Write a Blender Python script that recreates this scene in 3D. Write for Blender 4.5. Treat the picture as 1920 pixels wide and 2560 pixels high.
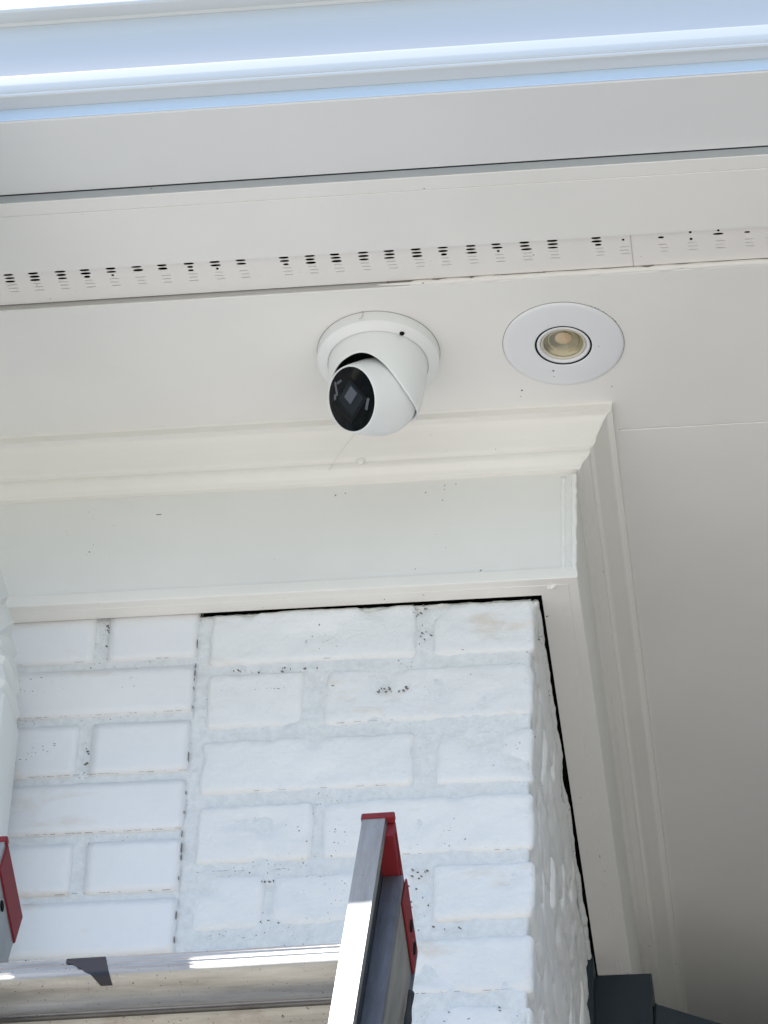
import bpy, bmesh, math, random
from mathutils import Vector, Matrix, noise
random.seed(7)
for o in list(bpy.data.objects): bpy.data.objects.remove(o)
S = bpy.context.scene
C = S.collection
EYE = 1.6                     # camera height above the ground
H = 2.62 + EYE                # underside of the eave soffit
# ------------------------------------------------------------------ camera
th, ps, ro = (math.radians(a) for a in (40.127, -8.568, 2.376))
fw = Vector((math.sin(ps)*math.cos(th), math.cos(ps)*math.cos(th), math.sin(th)))
rt = Vector((math.cos(ps), -math.sin(ps), 0)); up = rt.cross(fw)
r2 = rt*math.cos(ro)+up*math.sin(ro); u2 = up*math.cos(ro)-rt*math.sin(ro)
cd = bpy.data.cameras.new('camera'); cam = bpy.data.objects.new('camera', cd); C.objects.link(cam)
cd.sensor_fit = 'VERTICAL'; cd.sensor_height = 24; cd.lens = 24*10117/2560
cd.clip_start = .05; cd.clip_end = 500
M = Matrix((r2, u2, -fw)).transposed().to_4x4(); M.translation = (0, 0, EYE); cam.matrix_world = M
S.camera = cam
# ------------------------------------------------------------------ light
SD = Vector((-.300, -.118, 1)).normalized()
W = bpy.data.worlds.new('World'); S.world = W; W.use_nodes = True
nt = W.node_tree; nt.nodes.clear()
wo = nt.nodes.new('ShaderNodeOutputWorld'); bg = nt.nodes.new('ShaderNodeBackground'); sk = nt.nodes.new('ShaderNodeTexSky')
sk.sky_type = 'NISHITA'; sk.sun_disc = False
sk.sun_elevation = math.asin(SD.z); sk.sun_rotation = math.atan2(SD.x, SD.y)
sk.air_density = 1.0; sk.dust_density = .9; sk.ozone_density = 1.0
bg.inputs[1].default_value = .145
tcw = nt.nodes.new('ShaderNodeTexCoord'); nw = nt.nodes.new('ShaderNodeTexNoise'); mw = nt.nodes.new('ShaderNodeMapping')
mw.inputs['Scale'].default_value = (1, 1, 2.2); mw.inputs['Location'].default_value = (15.07, 7.81, 3.63)
nw.inputs['Scale'].default_value = 2.2; nw.inputs['Detail'].default_value = 6; nw.inputs['Roughness'].default_value = .55
rw = nt.nodes.new('ShaderNodeValToRGB'); rw.color_ramp.elements[0].position = .60; rw.color_ramp.elements[1].position = .70
xw = nt.nodes.new('ShaderNodeMix'); xw.data_type = 'RGBA'; xw.inputs[7].default_value = (4.6, 4.7, 4.9, 1)
nt.links.new(tcw.outputs['Generated'], mw.inputs[0]); nt.links.new(mw.outputs[0], nw.inputs[0]); nt.links.new(nw.outputs[0], rw.inputs[0])
nt.links.new(rw.outputs[0], xw.inputs[0]); nt.links.new(sk.outputs[0], xw.inputs[6]); nt.links.new(xw.outputs[2], bg.inputs[0]); nt.links.new(bg.outputs[0], wo.inputs[0])
ld = bpy.data.lights.new('sun', 'SUN'); lo = bpy.data.objects.new('sun', ld); C.objects.link(lo)
ld.energy = 3.0; ld.angle = math.radians(.5); ld.color = (1, .97, .93)
lo.rotation_euler = SD.to_track_quat('Z', 'Y').to_euler(); lo.location = (-3, -3, 12)
S.view_settings.view_transform = 'Standard'; S.view_settings.look = 'None'
S.view_settings.exposure = 1.0; S.view_settings.gamma = 1; S.view_settings.use_curve_mapping = False

# ------------------------------------------------------------------ materials
def nodes(name, base, rough=.5, metal=0, spec=.5):
    m = bpy.data.materials.new(name); m.use_nodes = True
    b = m.node_tree.nodes['Principled BSDF']
    b.inputs['Base Color'].default_value = (*base, 1); b.inputs['Roughness'].default_value = rough
    b.inputs['Metallic'].default_value = metal; b.inputs['Specular IOR Level'].default_value = spec
    return m, m.node_tree, b
def nz(t, scale, detail=4, rough=.55, stretch=None, seed=0):
    tc = t.nodes.new('ShaderNodeTexCoord'); mp = t.nodes.new('ShaderNodeMapping'); n = t.nodes.new('ShaderNodeTexNoise')
    mp.inputs['Scale'].default_value = stretch or (1, 1, 1); mp.inputs['Location'].default_value = (seed, seed*.7, seed*1.3)
    t.links.new(tc.outputs['Object'], mp.inputs[0]); t.links.new(mp.outputs[0], n.inputs[0])
    n.inputs['Scale'].default_value = scale; n.inputs['Detail'].default_value = detail; n.inputs['Roughness'].default_value = rough
    return n
def ramp(t, src, p0, p1, c0, c1):
    r = t.nodes.new('ShaderNodeValToRGB'); e = r.color_ramp.elements
    e[0].position = p0; e[1].position = p1
    e[0].color = (*c0, 1) if len(c0) == 3 else c0; e[1].color = (*c1, 1) if len(c1) == 3 else c1
    t.links.new(src, r.inputs[0]); return r
def mix(t, fac, a, b, kind='MIX'):
    x = t.nodes.new('ShaderNodeMix'); x.data_type = 'RGBA'; x.blend_type = kind
    if isinstance(fac, float): x.inputs[0].default_value = fac
    else: t.links.new(fac, x.inputs[0])
    for v, k in ((a, 6), (b, 7)):
        if isinstance(v, tuple): x.inputs[k].default_value = (*v, 1)
        else: t.links.new(v, x.inputs[k])
    return x.outputs[2]
def bump(t, b, hs, strength, dist, prev=None):
    k = t.nodes.new('ShaderNodeBump'); k.inputs['Strength'].default_value = strength; k.inputs['Distance'].default_value = dist
    t.links.new(hs, k.inputs['Height'])
    if prev: t.links.new(prev, k.inputs['Normal'])
    t.links.new(k.outputs[0], b.inputs['Normal']); return k.outputs[0]
G3 = lambda v: (v, v, v)
def paint(name, base, rough=.45, mottle=.04, brush=(1, 1, 1), bs=.12, specks=.0, bd=.0006):
    m, t, b = nodes(name, base, rough, 0, .4)
    n = nz(t, 5, 4); c0 = tuple(v*(1-mottle) for v in base)
    col = ramp(t, n.outputs[0], .35, .65, c0, base).outputs[0]
    if specks:
        s = nz(t, 260, 1, .4, seed=3); s2 = nz(t, 9, 2, seed=8)
        f = ramp(t, s.outputs[0], .80-specks, .83-specks, G3(0), G3(1)).outputs[0]
        f2 = ramp(t, s2.outputs[0], .53, .6, G3(0), G3(1)).outputs[0]
        col = mix(t, mix(t, 1., f, f2, 'MULTIPLY'), col, (.09, .08, .075))
    t.links.new(col, b.inputs['Base Color'])
    g = nz(t, 90, 3, .6, brush, 5); g2 = nz(t, 14, 3, .5, tuple((v+1)/2 for v in brush), 1)
    p = bump(t, b, g.outputs[0], bs, bd); bump(t, b, g2.outputs[0], bs*.8, bd*3, p)
    return m
WHITE = paint('white_soffit_paint', (.81, .80, .78), .42, .045, (.10, 1, 1), .45, .0)
TRIM = paint('white_trim_paint', (.80, .785, .755), .38, .04, (.1, 1, 1), .35, .012)
TRIMY = paint('white_trim_paint_side', (.80, .785, .755), .38, .04, (1, .1, 1), .3, .01)
FRIEZE = paint('white_frieze_paint', (.77, .765, .75), .45, .06, (.06, 1, 1), .5, .01)
FASC = paint('white_fascia_paint', (.72, .73, .74), .45, .03, (.1, 1, 1), .15)
def simple(name, c, r=.5, me=0, sp=.5): return nodes(name, c, r, me, sp)[0]
m, t, b = nodes('gutter_enamel', (.575, .61, .645), .20, 0, .6); _n = nz(t, 6, 3, .5, (.25, 1, 1), 4); bump(t, b, _n.outputs[0], .25, .006); GUT = m
DRIP = simple('drip_edge_sky_tint', (.56, .70, .90), .15, 0, .8)  # blue sky light put into the strip's own colour
VENTM = paint('painted_vent_plastic', (.80, .775, .75), .5, .03, (.2, 1, 1), .3, .02)
BLACK = simple('dark_cavity', (.008, .008, .009), .9, 0, .1)
SPECK = simple('dirt_speck', (.20, .185, .175), .8, 0, .2)
CAMW = simple('camera_white_plastic', (.80, .81, .82), .38, 0, .45)
CAMB = simple('camera_black_gloss', (.003, .004, .006), .10, 0, .15)
CAMG = simple('camera_lens_grey', (.012, .017, .026), .25, 0, .25)
CAMR = simple('camera_lens_reflector', (.085, .095, .125), .3, 0, .6)
LTRIM = simple('light_trim_white', (.76, .775, .80), .35, 0, .4)
REFL = simple('lamp_reflector', (.50, .475, .39), .28, .55, .5)
LRIM = simple('lamp_lens_rim', (.60, .56, .46), .25, 0, .5)
CHIP = simple('lamp_chip', (.78, .64, .50), .4, 0, .5)
m = bpy.data.materials.new('lamp_glass'); m.use_nodes = True; t = m.node_tree; t.nodes.clear()
_o = t.nodes.new('ShaderNodeOutputMaterial'); _m = t.nodes.new('ShaderNodeMixShader'); _a = t.nodes.new('ShaderNodeBsdfTransparent'); _g = t.nodes.new('ShaderNodeBsdfGlossy')
_a.inputs[0].default_value = (.92, .89, .80, 1); _g.inputs['Roughness'].default_value = .06; _m.inputs[0].default_value = .11
t.links.new(_a.outputs[0], _m.inputs[1]); t.links.new(_g.outputs[0], _m.inputs[2]); t.links.new(_m.outputs[0], _o.inputs[0]); GLASS = m
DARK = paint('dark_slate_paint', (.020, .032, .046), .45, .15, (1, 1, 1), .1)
RED = paint('red_plastic', (.24, .013, .02), .65, .2, (1, 1, 1), .1)
TAPE = simple('black_tape', (.012, .012, .018), .45)
RUB = simple('black_rubber', (.012, .013, .016), .6)
PVC = paint('white_downspout_enamel', (.70, .715, .71), .35, .05, (1, 1, .2), .15)
def metal(name, base, rough, stretch, dirt):
    m, t, b = nodes(name, base, rough, .85)
    n = nz(t, 60, 6, .7, stretch, 2); n2 = nz(t, 420, 3, .6, seed=6)
    c = ramp(t, n.outputs[0], .3, .7, tuple(v*.5 for v in base), base).outputs[0]
    st = nz(t, 22, 5, .65, (1, 1, .5) if stretch[2] < 1 else (.5, 1, 1), 17); c = mix(t, ramp(t, st.outputs[0], .58, .70, G3(0), G3(.6)).outputs[0], c, (base[0]*.45, base[1]*.38, base[2]*.34))
    f = ramp(t, n2.outputs[0], .66, .70, G3(0), G3(1)).outputs[0]
    c = mix(t, mix(t, 1., f, G3(dirt), 'MULTIPLY'), c, (.08, .065, .05))
    t.links.new(c, b.inputs['Base Color'])
    r = t.nodes.new('ShaderNodeMapRange'); t.links.new(n.outputs[0], r.inputs[0]); r.inputs[3].default_value = rough-.12; r.inputs[4].default_value = rough+.15
    t.links.new(r.outputs[0], b.inputs['Roughness'])
    bump(t, b, n2.outputs[0], .15, .0004)
    return m
ALU = metal('aluminium_rail', (.36, .38, .385), .38, (1, 1, .12), .4)
ALUR = metal('aluminium_rung', (.58, .55, .50), .45, (.12, 1, 1), 1.)
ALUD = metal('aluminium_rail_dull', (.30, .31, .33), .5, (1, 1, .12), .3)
def brickmat(name, base, pit, pitlo, rel=.003):
    m, t, b = nodes(name, base, .55, 0, .35)
    n = nz(t, 7, 4, seed=2); col = ramp(t, n.outputs[0], .35, .65, tuple(v*.95 for v in base), base).outputs[0]
    w = nz(t, 16, 5, .6, (.6, .6, 1.6), 4)             # cream stains where the paint is thin
    col = mix(t, ramp(t, w.outputs[0], .60, .74, G3(0), G3(.55)).outputs[0], col, (.62, .52, .40))
    s = nz(t, 330, 2, .55, (.8, .8, 1), 3); a = nz(t, 11, 3, .6, seed=12)
    f = ramp(t, s.outputs[0], pit, pit+.03, G3(0), G3(1)).outputs[0]
    f2 = ramp(t, a.outputs[0], pitlo, pitlo+.05, G3(0), G3(1)).outputs[0]
    pm = mix(t, 1., f, f2, 'MULTIPLY')
    col = mix(t, pm, col, (.05, .045, .045)); t.links.new(col, b.inputs['Base Color'])
    g = nz(t, 40, 6, .6, seed=9); g2 = nz(t, 240, 3, .6, seed=1)
    rd = nz(t, 15, 3, .5, (1, 1, 1.6), 31); ab = t.nodes.new('ShaderNodeMath'); ab.operation = 'SUBTRACT'; ab.inputs[1].default_value = .5; t.links.new(rd.outputs[0], ab.inputs[0])
    ac = t.nodes.new('ShaderNodeMath'); ac.operation = 'ABSOLUTE'; t.links.new(ab.outputs[0], ac.inputs[0]); rg = ramp(t, ac.outputs[0], .0, .012, G3(0), G3(1))
    p = bump(t, b, rg.outputs[0], .18 if rel > .005 else .06, .0012); p = bump(t, b, g.outputs[0], .6, rel, p); p = bump(t, b, g2.outputs[0], .3, .0006, p)
    return m
BR_S = brickmat('painted_smooth_brick', (.795, .795, .82), .70, .60)
BR_R = brickmat('painted_rough_brick', (.80, .80, .815), .69, .58, .007)
def mortmat():
    m, t, b = nodes('painted_mortar', (.74, .745, .75), .7, 0, .3)
    n = nz(t, 120, 5, .7, seed=3); s = nz(t, 300, 2, .6, seed=5); a = nz(t, 9, 3, seed=21)
    col = ramp(t, n.outputs[0], .3, .62, (.68, .69, .705), (.78, .79, .805)).outputs[0]
    f = ramp(t, s.outputs[0], .66, .70, G3(0), G3(1)).outputs[0]; f2 = ramp(t, a.outputs[0], .53, .59, G3(0), G3(1)).outputs[0]
    col = mix(t, mix(t, 1., f, f2, 'MULTIPLY'), col, (.07, .065, .06)); t.links.new(col, b.inputs['Base Color'])
    g2 = nz(t, 300, 3, .6, seed=1); g3 = nz(t, 45, 3, .6, seed=7)
    p = bump(t, b, g3.outputs[0], .5, .004); p = bump(t, b, n.outputs[0], .8, .0030, p); bump(t, b, g2.outputs[0], .5, .0008, p); return m
MORT = mortmat()
m, t, b = nodes('sunlit_concrete', (.42, .40, .37), .85); n = nz(t, 3, 6)
t.links.new(ramp(t, n.outputs[0], .3, .7, (.47, .435, .38), (.58, .54, .475)).outputs[0], b.inputs['Base Color']); CONC = m
m, t, b = nodes('grass', (.06, .09, .03), .9); n = nz(t, 8, 6)
t.links.new(ramp(t, n.outputs[0], .3, .7, (.045, .07, .02), (.08, .11, .04)).outputs[0], b.inputs['Base Color']); GRASS = m
m, t, b = nodes('roof_shingle', (.10, .10, .10), .9); n = nz(t, 30, 5)
t.links.new(ramp(t, n.outputs[0], .3, .7, (.06, .06, .065), (.13, .125, .12)).outputs[0], b.inputs['Base Color']); SHIN = m
CAULK = paint('white_caulk', (.81, .81, .80), .4, .03, (1, 1, 1), .5)
m, t, b = nodes('hairline', (.62, .60, .56), .6); HAIR = m

# ------------------------------------------------------------------ helpers
def link(name, bm, mat, parent=None, smooth=False):
    me = bpy.data.meshes.new(name); bmesh.ops.recalc_face_normals(bm, faces=bm.faces) if not smooth == 'keep' else None
    bm.to_mesh(me); bm.free()
    o = bpy.data.objects.new(name, me); C.objects.link(o); me.materials.append(mat)
    if smooth: me.polygons.foreach_set('use_smooth', [True]*len(me.polygons))
    if parent:
        o.parent = parent; o.matrix_parent_inverse = Matrix.Identity(4)
        o.location = -Vector(parent.location) if parent.rotation_euler[:] == (0, 0, 0) else (0, 0, 0)
    return o
def empty(name, loc, label, cat, group=None):
    o = bpy.data.objects.new(name, None); C.objects.link(o); o.location = loc; o.empty_display_size = .05
    o['label'] = label; o['category'] = cat
    if group: o['group'] = group
    return o
def tag(o, label, cat): o['label'] = label; o['category'] = cat; return o
def box(bm, x0, x1, y0, y1, z0, z1, bev=0, seg=1):
    v = [bm.verts.new((x, y, z)) for x in (x0, x1) for y in (y0, y1) for z in (z0, z1)]
    fs = [bm.faces.new([v[i] for i in q]) for q in ((0, 1, 3, 2), (4, 6, 7, 5), (0, 4, 5, 1), (2, 3, 7, 6), (0, 2, 6, 4), (1, 5, 7, 3))]
    if bev:
        es = list({e for f in fs for e in f.edges}); bmesh.ops.bevel(bm, geom=es, offset=bev, segments=seg, affect='EDGES', profile=.6)
def B(name, mat, parent, *a, bev=0, seg=1, smooth=False):
    bm = bmesh.new(); box(bm, *a, bev=bev, seg=seg); return link(name, bm, mat, parent, smooth)
def sweep(bm, prof, stations, closed=True):
    """prof: list of (p,q); stations: list of functions (p,q)->Vector"""
    rings = [[bm.verts.new(f(*pq)) for pq in prof] for f in stations]; n = len(prof)
    for a, b_ in zip(rings, rings[1:]):
        for i in range(n if closed else n-1):
            j = (i+1) % n; bm.faces.new((a[i], a[j], b_[j], b_[i]))
    if closed:
        bm.faces.new(rings[0][::-1]); bm.faces.new(rings[-1])
def lathe(bm, prof, n=64, M=Matrix.Identity(4), cap=True):
    rings = []
    for r, z in prof:
        if r < 1e-6: rings.append([bm.verts.new(M @ Vector((0, 0, z)))])
        else: rings.append([bm.verts.new(M @ Vector((r*math.cos(2*math.pi*k/n), r*math.sin(2*math.pi*k/n), z))) for k in range(n)])
    for a, b_ in zip(rings, rings[1:]):
        for k in range(n):
            q = [a[k % len(a)], a[(k+1) % len(a)], b_[(k+1) % len(b_)], b_[k % len(b_)]]
            q = list(dict.fromkeys(q))
            if len(q) > 2: bm.faces.new(q)
def tube(bm, pts, r, n=8):
    rings = []
    for i, p in enumerate(pts):
        d = (pts[min(i+1, len(pts)-1)]-pts[max(i-1, 0)]).normalized()
        a = d.orthogonal().normalized() if i == 0 else (a - d*a.dot(d)).normalized(); c = d.cross(a)
        rr = r[i] if isinstance(r, (list, tuple)) else r
        rings.append([bm.verts.new(p+a*rr*math.cos(2*math.pi*k/n)+c*rr*math.sin(2*math.pi*k/n)) for k in range(n)])
    for a_, b_ in zip(rings, rings[1:]):
        for k in range(n): bm.faces.new((a_[k], a_[(k+1) % n], b_[(k+1) % n], b_[k]))
    bm.faces.new(rings[0][::-1]); bm.faces.new(rings[-1])

# ------------------------------------------------------------------ ground and house mass
def sheet(name, mat, x0, x1, y0, y1, z):
    bm = bmesh.new(); bm.faces.new([bm.verts.new(p) for p in ((x0, y0, z), (x1, y0, z), (x1, y1, z), (x0, y1, z))])
    o = link(name, bm, mat); o['kind'] = 'structure'; return o
sheet('ground', GRASS, -150, 150, -150, 150, 0)
sheet('paved_driveway', CONC, -9, 9, -9, 2.8, .004)
XL, XR = -5.0, 4.0
Yf, Xf = 2.9674, -.2612            # faces of the boxed beam
YG = 2.4924                         # gutter face
# --- eave
eave = empty('roof_eave', (-.5, 2.7, H), 'white painted roof eave with flat soffit boards and a slotted vent strip', 'eave')
bm = bmesh.new(); box(bm, XL, XR, 2.5104, 2.6035, H+.009, H+.095, .0012); link('fascia_board', bm, FASC, eave)
bm = bmesh.new(); box(bm, XL, XR, 2.5086, 2.5103, H+.0098, H+.09, .0003); link('drip_edge', bm, DRIP, eave)
bm = bmesh.new(); box(bm, XL, XR, 2.6052, 2.6223, H, H+.0085, .0006); link('soffit_board', bm, WHITE, eave)
B('shade_strip', simple('step_shade_grey', (.42, .45, .48), .6), eave, XL, XR, 2.6040, 2.6051, H+.0006, H+.0089)  # grey colour paints the shade on the outer soffit step
B('shade_strip', simple('step_shade_warm', (.50, .49, .47), .6), eave, XL, XR, 2.7471, 2.7481, H+.0006, H+.0060)  # same painted shade, warmer, on the step below the vent strip
bm = bmesh.new(); box(bm, XL, XR, 2.6224, 2.6980, H-.0004, H+.0085, .0004); link('soffit_board', bm, WHITE, eave)
# inner soffit in two boards with a faint seam line
bm = bmesh.new(); box(bm, XL, XR, 2.7482, 2.9700, H, H+.02, .0012); sb = link('soffit_board', bm, WHITE, eave)
bm = bmesh.new(); bmesh.ops.create_cone(bm, cap_ends=True, segments=48, radius1=.0269, radius2=.0269, depth=.1, matrix=Matrix.Translation((-.2615, 2.8405, H)))
_c = link('cutter', bm, WHITE); _m = sb.modifiers.new('b', 'BOOLEAN'); _m.object = _c; _m.operation = 'DIFFERENCE'
bpy.context.view_layer.update(); _me = bpy.data.meshes.new_from_object(sb.evaluated_get(bpy.context.evaluated_depsgraph_get()))
sb.modifiers.clear(); sb.data = _me; bpy.data.objects.remove(_c)
bm = bmesh.new(); box(bm, XL, XR, 2.9703, 6.0, H-.0002, H+.02, .0005); link('soffit_board', bm, WHITE, eave)
HS = H                        # the visible soffit plane
# vent strip with real slots
groups = [(43, 'aaa'), (152, 'aaa'), (267, 'baa'), (375, 'bac'), (487, 'bbd'), (603, 'bb-'), (713, 'ab-'), (828, 'bcc'), (943, 'bbd'), (1053, 'aa-'),
          (1240, 'bac'), (1350, 'aaa'), (1460, 'abb'), (1577, 'aaa')] 
groups = [(x/1.728, s) for x, s in groups]+[(960+x/1.728, s) for x, s in ((30, 'aab'), (148, 'bab'), (262, 'aac'), (380, 'bab'), (492, 'abd'), (612, 'aab'), (728, 'aab'), (917, 'aac'), (1025, '-d-'), (1188, '-c-'), (1312, 'd-d'), (1430, 'db-'), (1552, '-c-'), (1645, '---'))]
def xon(px):      # x on the soffit plane for a column measured along the strip
    return -.7851+px*.00038
PY0, PY1 = 2.6994, 2.7456
plate = bmesh.new()
hw = {'a': .0050, 'b': .0052, 'c': .0030, 'd': .0014}
cells = []
xs = [xon(g[0]) for g in groups]
rows = [PY0+.0058+k*.0046 for k in range(3)]
def cell(bm, x0, x1, y0, y1, cx, cy, w, hgt, depth, open_):
    N = 12; hole = []; rect = []
    for k in range(N):
        a = 2*math.pi*k/N; c, s = math.cos(a), math.sin(a)
        hx = cx+w*(abs(c)**.8)*(1 if c > 0 else -1); hy = cy+hgt*s
        hole.append((hx, hy))
        tx = (x1-cx)/c if c > 1e-6 else ((x0-cx)/c if c < -1e-6 else 1e9); ty = (y1-cy)/s if s > 1e-6 else ((y0-cy)/s if s < -1e-6 else 1e9)
        q = min(tx, ty); rect.append((cx+c*q, cy+s*q))
    z = H+.0055
    hv = [bm.verts.new((x, y, z)) for x, y in hole]; rv = [bm.verts.new((x, y, z)) for x, y in rect]
    dv = [bm.verts.new((cx+(x-cx)*.96, cy+(y-cy)*.9, z+depth)) for x, y in hole]
    for k in range(N):
        j = (k+1) % N; bm.faces.new((rv[k], rv[j], hv[j], hv[k])); bm.faces.new((hv[k], hv[j], dv[j], dv[k]))
    for (cxx, cyy) in ((x0, y0), (x1, y0), (x1, y1), (x0, y1)):     # corners
        a = math.atan2(cyy-cy, cxx-cx) % (2*math.pi); k = int(a/(2*math.pi/N)) % N; j = (k+1) % N
        cv = bm.verts.new((cxx, cyy, z))
        try: bm.faces.new((rv[k], cv, rv[j]))
        except Exception: pass
    if not open_: bm.faces.new(dv)
def flat(bm, x0, x1, y0, y1):
    z = H+.0055; bm.faces.new([bm.verts.new(p) for p in ((x0, y0, z), (x1, y0, z), (x1, y1, z), (x0, y1, z))])
rnd = random.Random(3)
yb = [PY0, rows[0]-.0023]+[r+.0023 for r in rows]+[r+.0023+.0046*(k+1) for k, r in enumerate([rows[2]]*3)]+[PY1]
prev = XL
for (px, st), cx in zip(groups, xs):
    x0, x1 = cx-.0075, cx+.0075
    flat(plate, prev, x0, PY0, PY1); prev = x1
    flat(plate, x0, x1, yb[0], yb[1]); flat(plate, x0, x1, yb[-2], yb[-1])
    for k in range(6):
        y0, y1 = yb[k+1], yb[k+2]; cy = (y0+y1)/2
        jx = cx+rnd.uniform(-.0006, .0006)+.0007*k*.3
        if k < 3 and st[k] != '-': cell(plate, x0, x1, y0, y1, jx, cy, hw[st[k]]*rnd.uniform(.92, 1.08), min(.0020, .00180*rnd.uniform(.85, 1.15)), .0006, True)
        elif k < 3: cell(plate, x0, x1, y0, y1, jx, cy, .004, .0006, .0003, False)
        else: cell(plate, x0, x1, y0, y1, jx+.0006, cy, .0052*rnd.uniform(.8, 1), .0007, .0018, False)
flat(plate, prev, XR, PY0, PY1)
bmesh.ops.remove_doubles(plate, verts=plate.verts, dist=1e-6)
vs = link('vent_strip', plate, VENTM, eave); vs['label'] = 'ribbed plastic vent strip with rows of short dark slots'
bm = bmesh.new(); box(bm, XL, XR, PY0-.0012, PY1+.0022, H+.010, H+.03); link('vent_cavity', bm, BLACK, eave)
for xx in (xon(1573.5),):
    bm = bmesh.new(); box(bm, xx-.0003, xx+.0003, PY0, PY1, H+.0050, H+.0056); link('strip_joint', bm, simple('joint_line', (.5, .48, .46), .7), eave)
bm = bmesh.new()      # broken caulk slit and chips along the strip's inner edge
for x0, x1, w in ((-.420, -.381, .0003), (-.377, -.363, .0003), (-.3415, -.337, .0004), (-.3175, -.3145, .0004), (-.273, -.2695, .0004), (-.1815, -.168, .0006)):
    box(bm, x0, x1, PY1-.0001, PY1-.0001+w*.6, H+.0030, H+.006)
link('caulk_gap', bm, SPECK, eave)['kind'] = 'stuff'
# caulk bead on the soffit step, right half
bm = bmesh.new(); pts = []; rr = []
for i in range(120):
    x = -.43+i*.0045; k = noise.noise(Vector((x*40, 1, 0)))
    pts.append(Vector((x, PY1+.0024+k*.0008, HS+.0030))); rr.append(.0030+.0010*noise.noise(Vector((x*60, 5, 0)))+min(0, (i-10)*.0002))
tube(bm, pts, rr, 10); link('caulk_bead', bm, VENTM, eave, True)
# specks and nail heads on the soffit
bm = bmesh.new()
for x, y, r in ((-.3075, 2.9035, .0011), (-.3095, 2.912, .0006), (-.2275, 2.8545, .0007), (-.2205, 2.9055, .0007), (-.37, 2.62, .0007), (-.69, 2.625, .0007), (-.62, 2.597, .0008), (-.3855, 2.745, .0008)):
    pass
    lathe(bm, [(0, -.0002), (r, 0)], 8, Matrix.Translation((x, y, HS-.0003)))
link('speck', bm, SPECK, eave)['kind'] = 'stuff'
# roof above
bm = bmesh.new(); pr = [(2.512, H+.097), (2.512, H+.107), (6.2, H+1.5), (6.2, H+1.4)]
sweep(bm, pr, [lambda y, z: Vector((XL-.2, y, z)), lambda y, z: Vector((XR+.2, y, z))])
link('roof', bm, SHIN, eave)
# --- gutter
gut = empty('rain_gutter', (-.5, YG, H), 'glossy white box rain gutter with rolled lip along the eave edge', 'gutter')
zb = H+.009+.0147
front = [(2.5084, 0), (YG+.0016, 0)]
for k in range(1, 7):
    a = k/6*math.pi/2; front.append((YG+.0016-.0016*math.sin(a), .0016-.0016*math.cos(a)))
front += [(YG+.0001, .0036), (YG+.0014, .0050), (YG+.0002, .0064), (YG+.0000, .0078), (YG+.0001, .0140), (YG+.0001, .0150), (YG+.0004, .0165), (YG+.0009, .0262), (YG+.0014, .0280), (YG+.0022, .0300),
          (YG+.0088, .0810), (YG+.0084, .0825), (YG+.0074, .0995), (YG+.0076, .1005), (YG+.0090, .1015), (YG+.0074, .1026), (YG+.0068, .1034), (YG+.0058, .1042)]
front += [(YG-.0060, .1048)]
for k in range(1, 6):
    a = k/5*math.pi/2; front.append((YG-.0060-.0018*math.sin(a), .1066-.0018*math.cos(a)))
front += [(YG-.0078, .1086)]
for k in range(1, 6):
    a = k/5*math.pi/2; front.append((YG-.0060-.0018*math.cos(a), .1086+.0018*math.sin(a)))
front += [(YG+.0050, .1104)]
inner = [(YG+.0105, .108), (YG+.0105, .030), (YG+.004, .004), (2.506, .003), (2.506, .10), (2.5084, .10)]
bm = bmesh.new(); sweep(bm, front+inner, [lambda y, z, X=X: Vector((X, y, zb+z)) for X in (XL, -1.5, -.8, -.3, .5, XR)])
g = link('gutter_trough', bm, GUT, gut)
g.data.polygons.foreach_set('use_smooth', [True]*len(g.data.polygons))
for p in g.data.polygons:
    if abs(p.normal.x) > .9: p.use_smooth = False
try: g.data.set_sharp_from_angle(angle=math.radians(28))
except Exception: pass
for x in (-3.2, -2.2, -1.2, .9, 1.9, 2.9):
    B('hanger_strap', GUT, gut, x-.012, x+.012, YG-.012, 2.5, zb+.098, zb+.0995)

# --- boxed beam (crown moulding, frieze, bottom trim) with its return
beam = empty('boxed_beam', (-.5, Yf, H-.1), 'white boxed beam with crown moulding above the brick, mitred at its right corner', 'beam')
T = .0429
YE = 4.6
def stations(): return [lambda o, z: Vector((XL, Yf-o, z)), lambda o, z: Vector((Xf+o, Yf-o, z)), lambda o, z: Vector((Xf+o, YE, z))]
D0 = .0010
crown = [(.0429, HS), (.0415, HS-.0003), (.0391, HS-.0015), (.0388, H-.0084)]
for o, dz in ((.0370, -.0088), (.0345, -.0098), (.0319, -.0118), (.0290, -.0155), (.0262, -.0212), (.0238, -.0250), (.0220, -.0290), (.0205, -.0335), (.0190, -.0362), (.0170, -.0372),
              (.0150, -.0378), (.0152, -.0395), (.0150, -.0420), (.0136, -.0444), (.0108, -.0458), (.0082, -.0470), (.0062, -.0495), (.0058, -.0520), (.0048, -.0532), (0.0, -.0534)):
    crown.append((o, H+dz))
crown += [(-.01, H-.0534), (-.01, HS)]
bm = bmesh.new(); sweep(bm, crown, stations()); cr = link('crown_moulding', bm, TRIM, beam)
try:
    cr.data.polygons.foreach_set('use_smooth', [True]*len(cr.data.polygons)); cr.data.set_sharp_from_angle(angle=math.radians(32))
except Exception: pass
bm = bmesh.new(); sweep(bm, [(0, H-.0530), (0, H-.1735), (-.012, H-.1735), (-.012, H-.0530)], stations()); link('frieze_board', bm, FRIEZE, beam)
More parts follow.
